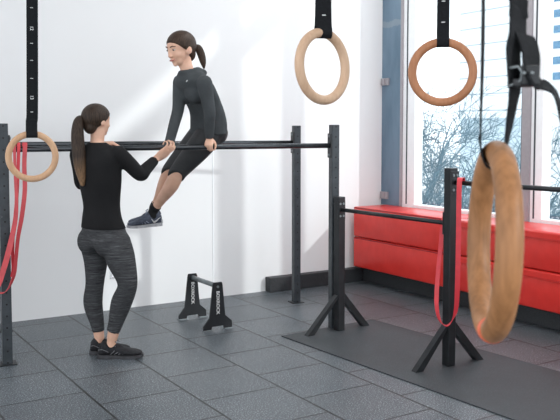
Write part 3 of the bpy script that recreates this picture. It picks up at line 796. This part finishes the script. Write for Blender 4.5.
# ---------- woman supporting herself on the bar
W2 = empty('person', at(205, 150, 5.6), 'woman in charcoal hoodie and knee-length tights pushing herself up on the bar', 'person')
F2 = (-RT*.80-FH*.60).normalized(); L2 = (RT*.60-FH*.80).normalized()    # her front, her left
up2 = (Z*.93 - RT*.30 - FH*.05).normalized()
def w2_torso(inf, lo=0, hi=99):
    rows = [(205, 144, 5.79, .105, .085), (208.5, 135, 5.80, .142, .102), (208.5, 123, 5.78, .134, .102), (207, 112, 5.74, .122, .098), (203, 102, 5.70, .124, .100),
            (198, 92, 5.65, .134, .104), (193.5, 83, 5.61, .142, .094), (190, 77, 5.59, .108, .066), (188.5, 72, 5.58, .058, .052)]
    return [tring(*r, L2, F2, inf) for r in rows[lo:hi]]
LH, RH = onbar(208.6), onbar(170)
S2L, E2L = (204.5, 83, 5.47), (209.5, 112, 5.50)
S2R, E2R = (180.5, 82, 5.68), (178, 110, 5.60)
def toat(v, dz=0):
    q = v-V((0, 0, CH)); D = q.dot(FH); d = q/D*1.0
    k = q.dot(FW); return (CCX+CF*q.dot(RT)/k, CCY-CF*q.dot(UP)/k, D)
Wr2L = toat(LH+Z*.058+FH*.018+RT*.004); Wr2R = toat(RH+Z*.055+FH*.02-RT*.0)
LL2 = dict(hip=(208, 136, 5.74), mid=(197, 150, 5.74), knee=(179, 171, 5.76), calf=(171, 186, 5.79), low=(161, 200, 5.87), ank=(153.5, 210.5, 5.92))
RL2 = dict(hip=(203, 134, 5.85), mid=(191, 148, 5.85), knee=(172, 169, 5.87), calf=(165, 184, 5.90), low=(158.5, 199, 5.96), ank=(154, 208, 6.0))
R2 = [.092, .079, .056, .053, .036, .030]
b = bmesh.new()
loft(b, w2_torso(0)); leg(b, LL2, R2, 0, 6); leg(b, RL2, R2, 0, 6)
arm(b, armJ(S2L, E2L, Wr2L), AR, 0); arm(b, armJ(S2R, E2R, Wr2R), AR, 0)
limb(b, [at(189, 76, 5.58), at(186.5, 68, 5.565), at(184, 60, 5.56)], [.048, .046, .050])
hc2 = at(180.8, 48.5, 5.55); hf2 = (-RT*.70-FH*.68-Z*.25)
head(b, hc2, hf2, Z, 1.08)
for Hc, sg, W in ((LH, 1, Wr2L), (RH, -1, Wr2R)):
    wr = at(*W); hand(b, wr, (-Z*.75-FH*.75), (FH*.75-Z*.75), sg, (62, 62, 40), 0, sc=.86, tcurl=.3)
for J in (LL2, RL2):
    a = at(*J['ank']); limb(b, [a, a-Z*.055+RT*.004, a-Z*.085-RT*.05], [.028, .026, .018], n=14)
remeshed('body', b, M['skin'], W2, .0054, 4)
face_parts(hc2, hf2, Z, W2, 1.08)
b = bmesh.new(); loft(b, w2_torso(.015, 1, 9))
for J in (armJ(S2L, E2L, midp(E2L, Wr2L, .96)), armJ(S2R, E2R, midp(E2R, Wr2R, 1.28))): arm(b, J, [.050, .043, .037, .034, .027], .005, False)
ellipsoid(b, at(197, 78, 5.54), L2*.075, F2*.065, Z*.05); ellipsoid(b, at(184.5, 78, 5.62), L2*.06, F2*.055, Z*.04); ellipsoid(b, at(211, 129, 5.79), L2*.13, F2*.10, Z*.088); ellipsoid(b, RH+Z*.014+FH*.008, RT*.046, FH*.036, Z*.036)
for s_ in (-1, 1): ellipsoid(b, at(195, 92, 5.63)+L2*s_*.055+F2*.034, L2*.080, F2*.070, Z*.085)
# collar and folded hood
ring_pts = [at(189.5, 71, 5.575)+(L2*math.cos(a)*.066+F2*math.sin(a)*.062)+Z*(.014*-math.sin(a)) for a in [2*PI*i/24 for i in range(24)]]
tube(b, ring_pts, .017, 10, closed=True)
ellipsoid(b, at(195.5, 73, 5.60)-F2*.02, L2*.085, F2*.055, Z*.035); ellipsoid(b, at(190, 76, 5.585), L2*.09, F2*.07, Z*.035)
hd = tag(remeshed('hoodie', b, M['hoodie'], W2, .007, 6), 'charcoal grey hoodie')
o_ = V((0, 0, CH)); hit, hp, hn, hi_ = hd.ray_cast(o_, (at(186.8, 81, 5.5)-o_).normalized())
if hit:
    b = bmesh.new(); u_ = (RT-hn*RT.dot(hn)).normalized(); w_ = hn.cross(u_)
    ellipsoid(b, hp, (u_*.7+w_*.7)*.011, (u_*.7-w_*.7)*.004, hn*.0025, None, 10); link('logo_mark', b, M['whitemark'], hd, True, True)
b = bmesh.new(); loft(b, w2_torso(.006, 0, 3)); 
for J, ex in ((LL2, (176.2, 176.5, 5.735)), (RL2, (169.6, 174, 5.85))):
    limb(b, [at(*J['hip']), at(*J['mid']), at(*J['knee']), at(*ex)], [.100, .090, .066, .063], 0, True, False)
ellipsoid(b, at(209, 133, 5.80)-F2*.035+L2*.055, L2*.078, F2*.078, Z*.085); ellipsoid(b, at(209, 133, 5.80)-F2*.035-L2*.055, L2*.078, F2*.078, Z*.085)
tag(remeshed('knee_length_tights', b, M['shorts'], W2, .007, 6), 'dark grey tights ending at the knee')
M['hair2'] = hair_mat('brown_hair', (.024, .014, .009), (.070, .042, .028))
kn2 = at(194.5, 48, 5.60)
hair_cap(hc2, hf2, Z, M['hair2'], W2, [kn2, at(198, 48, 5.61), at(201, 54, 5.62), at(203, 62, 5.62), at(204, 68, 5.62)], [.018, .026, .028, .022, .008], 1.11, kn2)
for J in (LL2, RL2):
    a = at(*J['ank']); lo_ = at(*J['low']); e = lo_+(a-lo_)*.55
    b = bmesh.new(); limb(b, [e, a, a-Z*.045], [.037, .036, .036], n=18, round0=False); link('sock', b, M['sock'], W2, True, True)
    fd = (-RT*.93-FH*.30-Z*.06).normalized()
    hh = a - Z*.118 - fd*.058
    shoe(W2, hh, hh+fd*.255, (Z-RT*.08).normalized(), M['shoe2'], M['sole2'], M['lace2'], logo=True)

# ------------------------------------------------------------------ outside
b = bmesh.new(); box(b, 6.5, 220, -40, 260, -4.1, -4.0); struct('ground', b, M['ground'])
bu = empty('office_building', (30, 28.5, -4), 'pale building with horizontal cladding lines seen through the window', 'building')
b = bmesh.new(); SK = Matrix(((1, 0, 0, 0), (.95, 1, 0, 0), (0, 0, 1, 0), (0, 0, 0, 1))); box(b, 0, 14, -2.3, 2.1, 6.15, 32, SK); link('clad_volume', b, M['siding'], bu)
b = bmesh.new(); box(b, 1.2, 13, -2.2, 2.0, 0, 6.15, SK); link('recessed_base', b, M['base'], bu)
bb = empty('tower_block', (100, 70, -4), 'white block with rows of blue windows, at the far right edge outside', 'building')
b = bmesh.new(); box(b, 0, 20, -40, 20.5, 0, 75); link('wall', b, M['facade'], bb)
for zi in range(3, 14):
    for y0, y1 in ((16.0, 18.0), (5.2, 12.6), (-2, 3.6)):
        b = bmesh.new(); zc = 6.2+zi*2.35*1.0
        box(b, -.15, 0, y0, y1, zc, zc+1.1); link('window_pane', b, M['bwin'], bb)
def tree(x, y, zb, h, lean, label, seed, depth=6, spread=.5, m=None, r0=.09):
    rnd = random.Random(seed); t = empty('bare_tree', (x, y, -4), label, 'tree', None)
    b = bmesh.new(); tr = bmesh.new()
    cnt = [0]
    def grow(p, d, L, r, lv, bm):
        n = 3; q = p; pts = [p]
        for i in range(n):
            d = (d + V((rnd.gauss(0, .16), rnd.gauss(0, .16), rnd.gauss(0, .12)))).normalized(); q = q+d*L/n; pts.append(q)
        tube(bm, pts, [r*(1-.35*i/n) for i in range(n+1)], 4 if lv > 1 else 8); cnt[0] += 1
        if lv >= depth: return
        for j in range(4 if lv > 0 else 5):
            a = rnd.uniform(0, 2*PI); o = d.orthogonal().normalized(); o = Quaternion(d, a) @ o
            nd = (d*.75 + o*rnd.uniform(spread, spread*1.9) + V((0, 0, .05))).normalized()
            k = rnd.choice((1, 2, 3))
            grow(pts[k] if lv else pts[-1]-(pts[-1]-pts[-2])*rnd.random(), nd, L*rnd.uniform(.62, .82), max(r*.55, .006), lv+1, b)
    grow(V((0, 0, 0)), V((lean, 0, 1)).normalized(), zb+4, r0, 0, tr)
    link('trunk', tr, m, t); link('branches', b, m, t)
M_ = M
def tpos(px, X):  # ground position along the viewing ray at world x = X
    d = FW*CF+RT*(px-CCX); return (X, X*d.y/d.x)
x, y = tpos(424, 11); tree(x, y, -1.4, 0, .0, 'bare tree outside whose branches rise behind the ring in front of the window', 3, 6, .45, M['bark'])
x, y = tpos(452, 13); tree(x, y, -2.5, 0, .0, 'bare bushy tree outside behind the taller low post', 11, 6, .6, M['bark2'], .08)
x, y = tpos(492, 14); tree(x, y, -2.6, 0, .0, 'bare tree outside glimpsed on both sides of the closest ring', 5, 6, .6, M['bark2'], .08)
x, y = tpos(560, 12); tree(x, y, -2.3, 0, .0, 'bare tree outside at the right edge, beyond the grey window post', 21, 6, .6, M['bark'], .08)

# ------------------------------------------------------------------ light
w = bpy.data.worlds.new('sky'); bpy.context.scene.world = w; w.use_nodes = True
bg = w.node_tree.nodes['Background']; bg.inputs[0].default_value = (.93, .965, 1, 1); bg.inputs[1].default_value = 2.15
sd = bpy.data.lights.new('sun', 'SUN'); sd.energy = 1.55; sd.angle = math.radians(1.4); sd.color = (1, .98, .95)
so_ = bpy.data.objects.new('sun', sd); C.objects.link(so_)
so_.rotation_euler = V((-.6, 1, -.5)).to_track_quat('-Z', 'Y').to_euler()

# ------------------------------------------------------------------ camera
cd = bpy.data.cameras.new('camera'); cam = bpy.data.objects.new('camera', cd); C.objects.link(cam)
cam.matrix_world = Matrix(((RT.x, UP.x, -FW.x, 0), (RT.y, UP.y, -FW.y, 0), (RT.z, UP.z, -FW.z, CH), (0, 0, 0, 1)))
cd.sensor_fit = 'HORIZONTAL'; cd.sensor_width = 36; cd.lens = CF/560*36; cd.shift_y = (CCY-210)/560; cd.clip_start = .05; cd.clip_end = 500
cd.dof.use_dof = True; cd.dof.focus_distance = 5.2; cd.dof.aperture_fstop = 14
for o in C.objects:
    if o.parent is None:
        k = o.name.split('.')[0]
        g = {'gymnastic_ring': 'wooden rings hanging from straps', 'ring_strap': 'black straps holding the rings', 'resistance_band': 'red resistance bands hung over the bars',
             'crash_mat': 'red crash mats stacked under the window', 'bare_tree': 'bare trees outside the window'}.get(k)
        if g: o['group'] = g
S = bpy.context.scene; S.camera = cam
S.view_settings.view_transform = 'Standard'; S.view_settings.look = 'None'; S.view_settings.gamma = 1; S.view_settings.use_curve_mapping = False
S.view_settings.exposure = 0
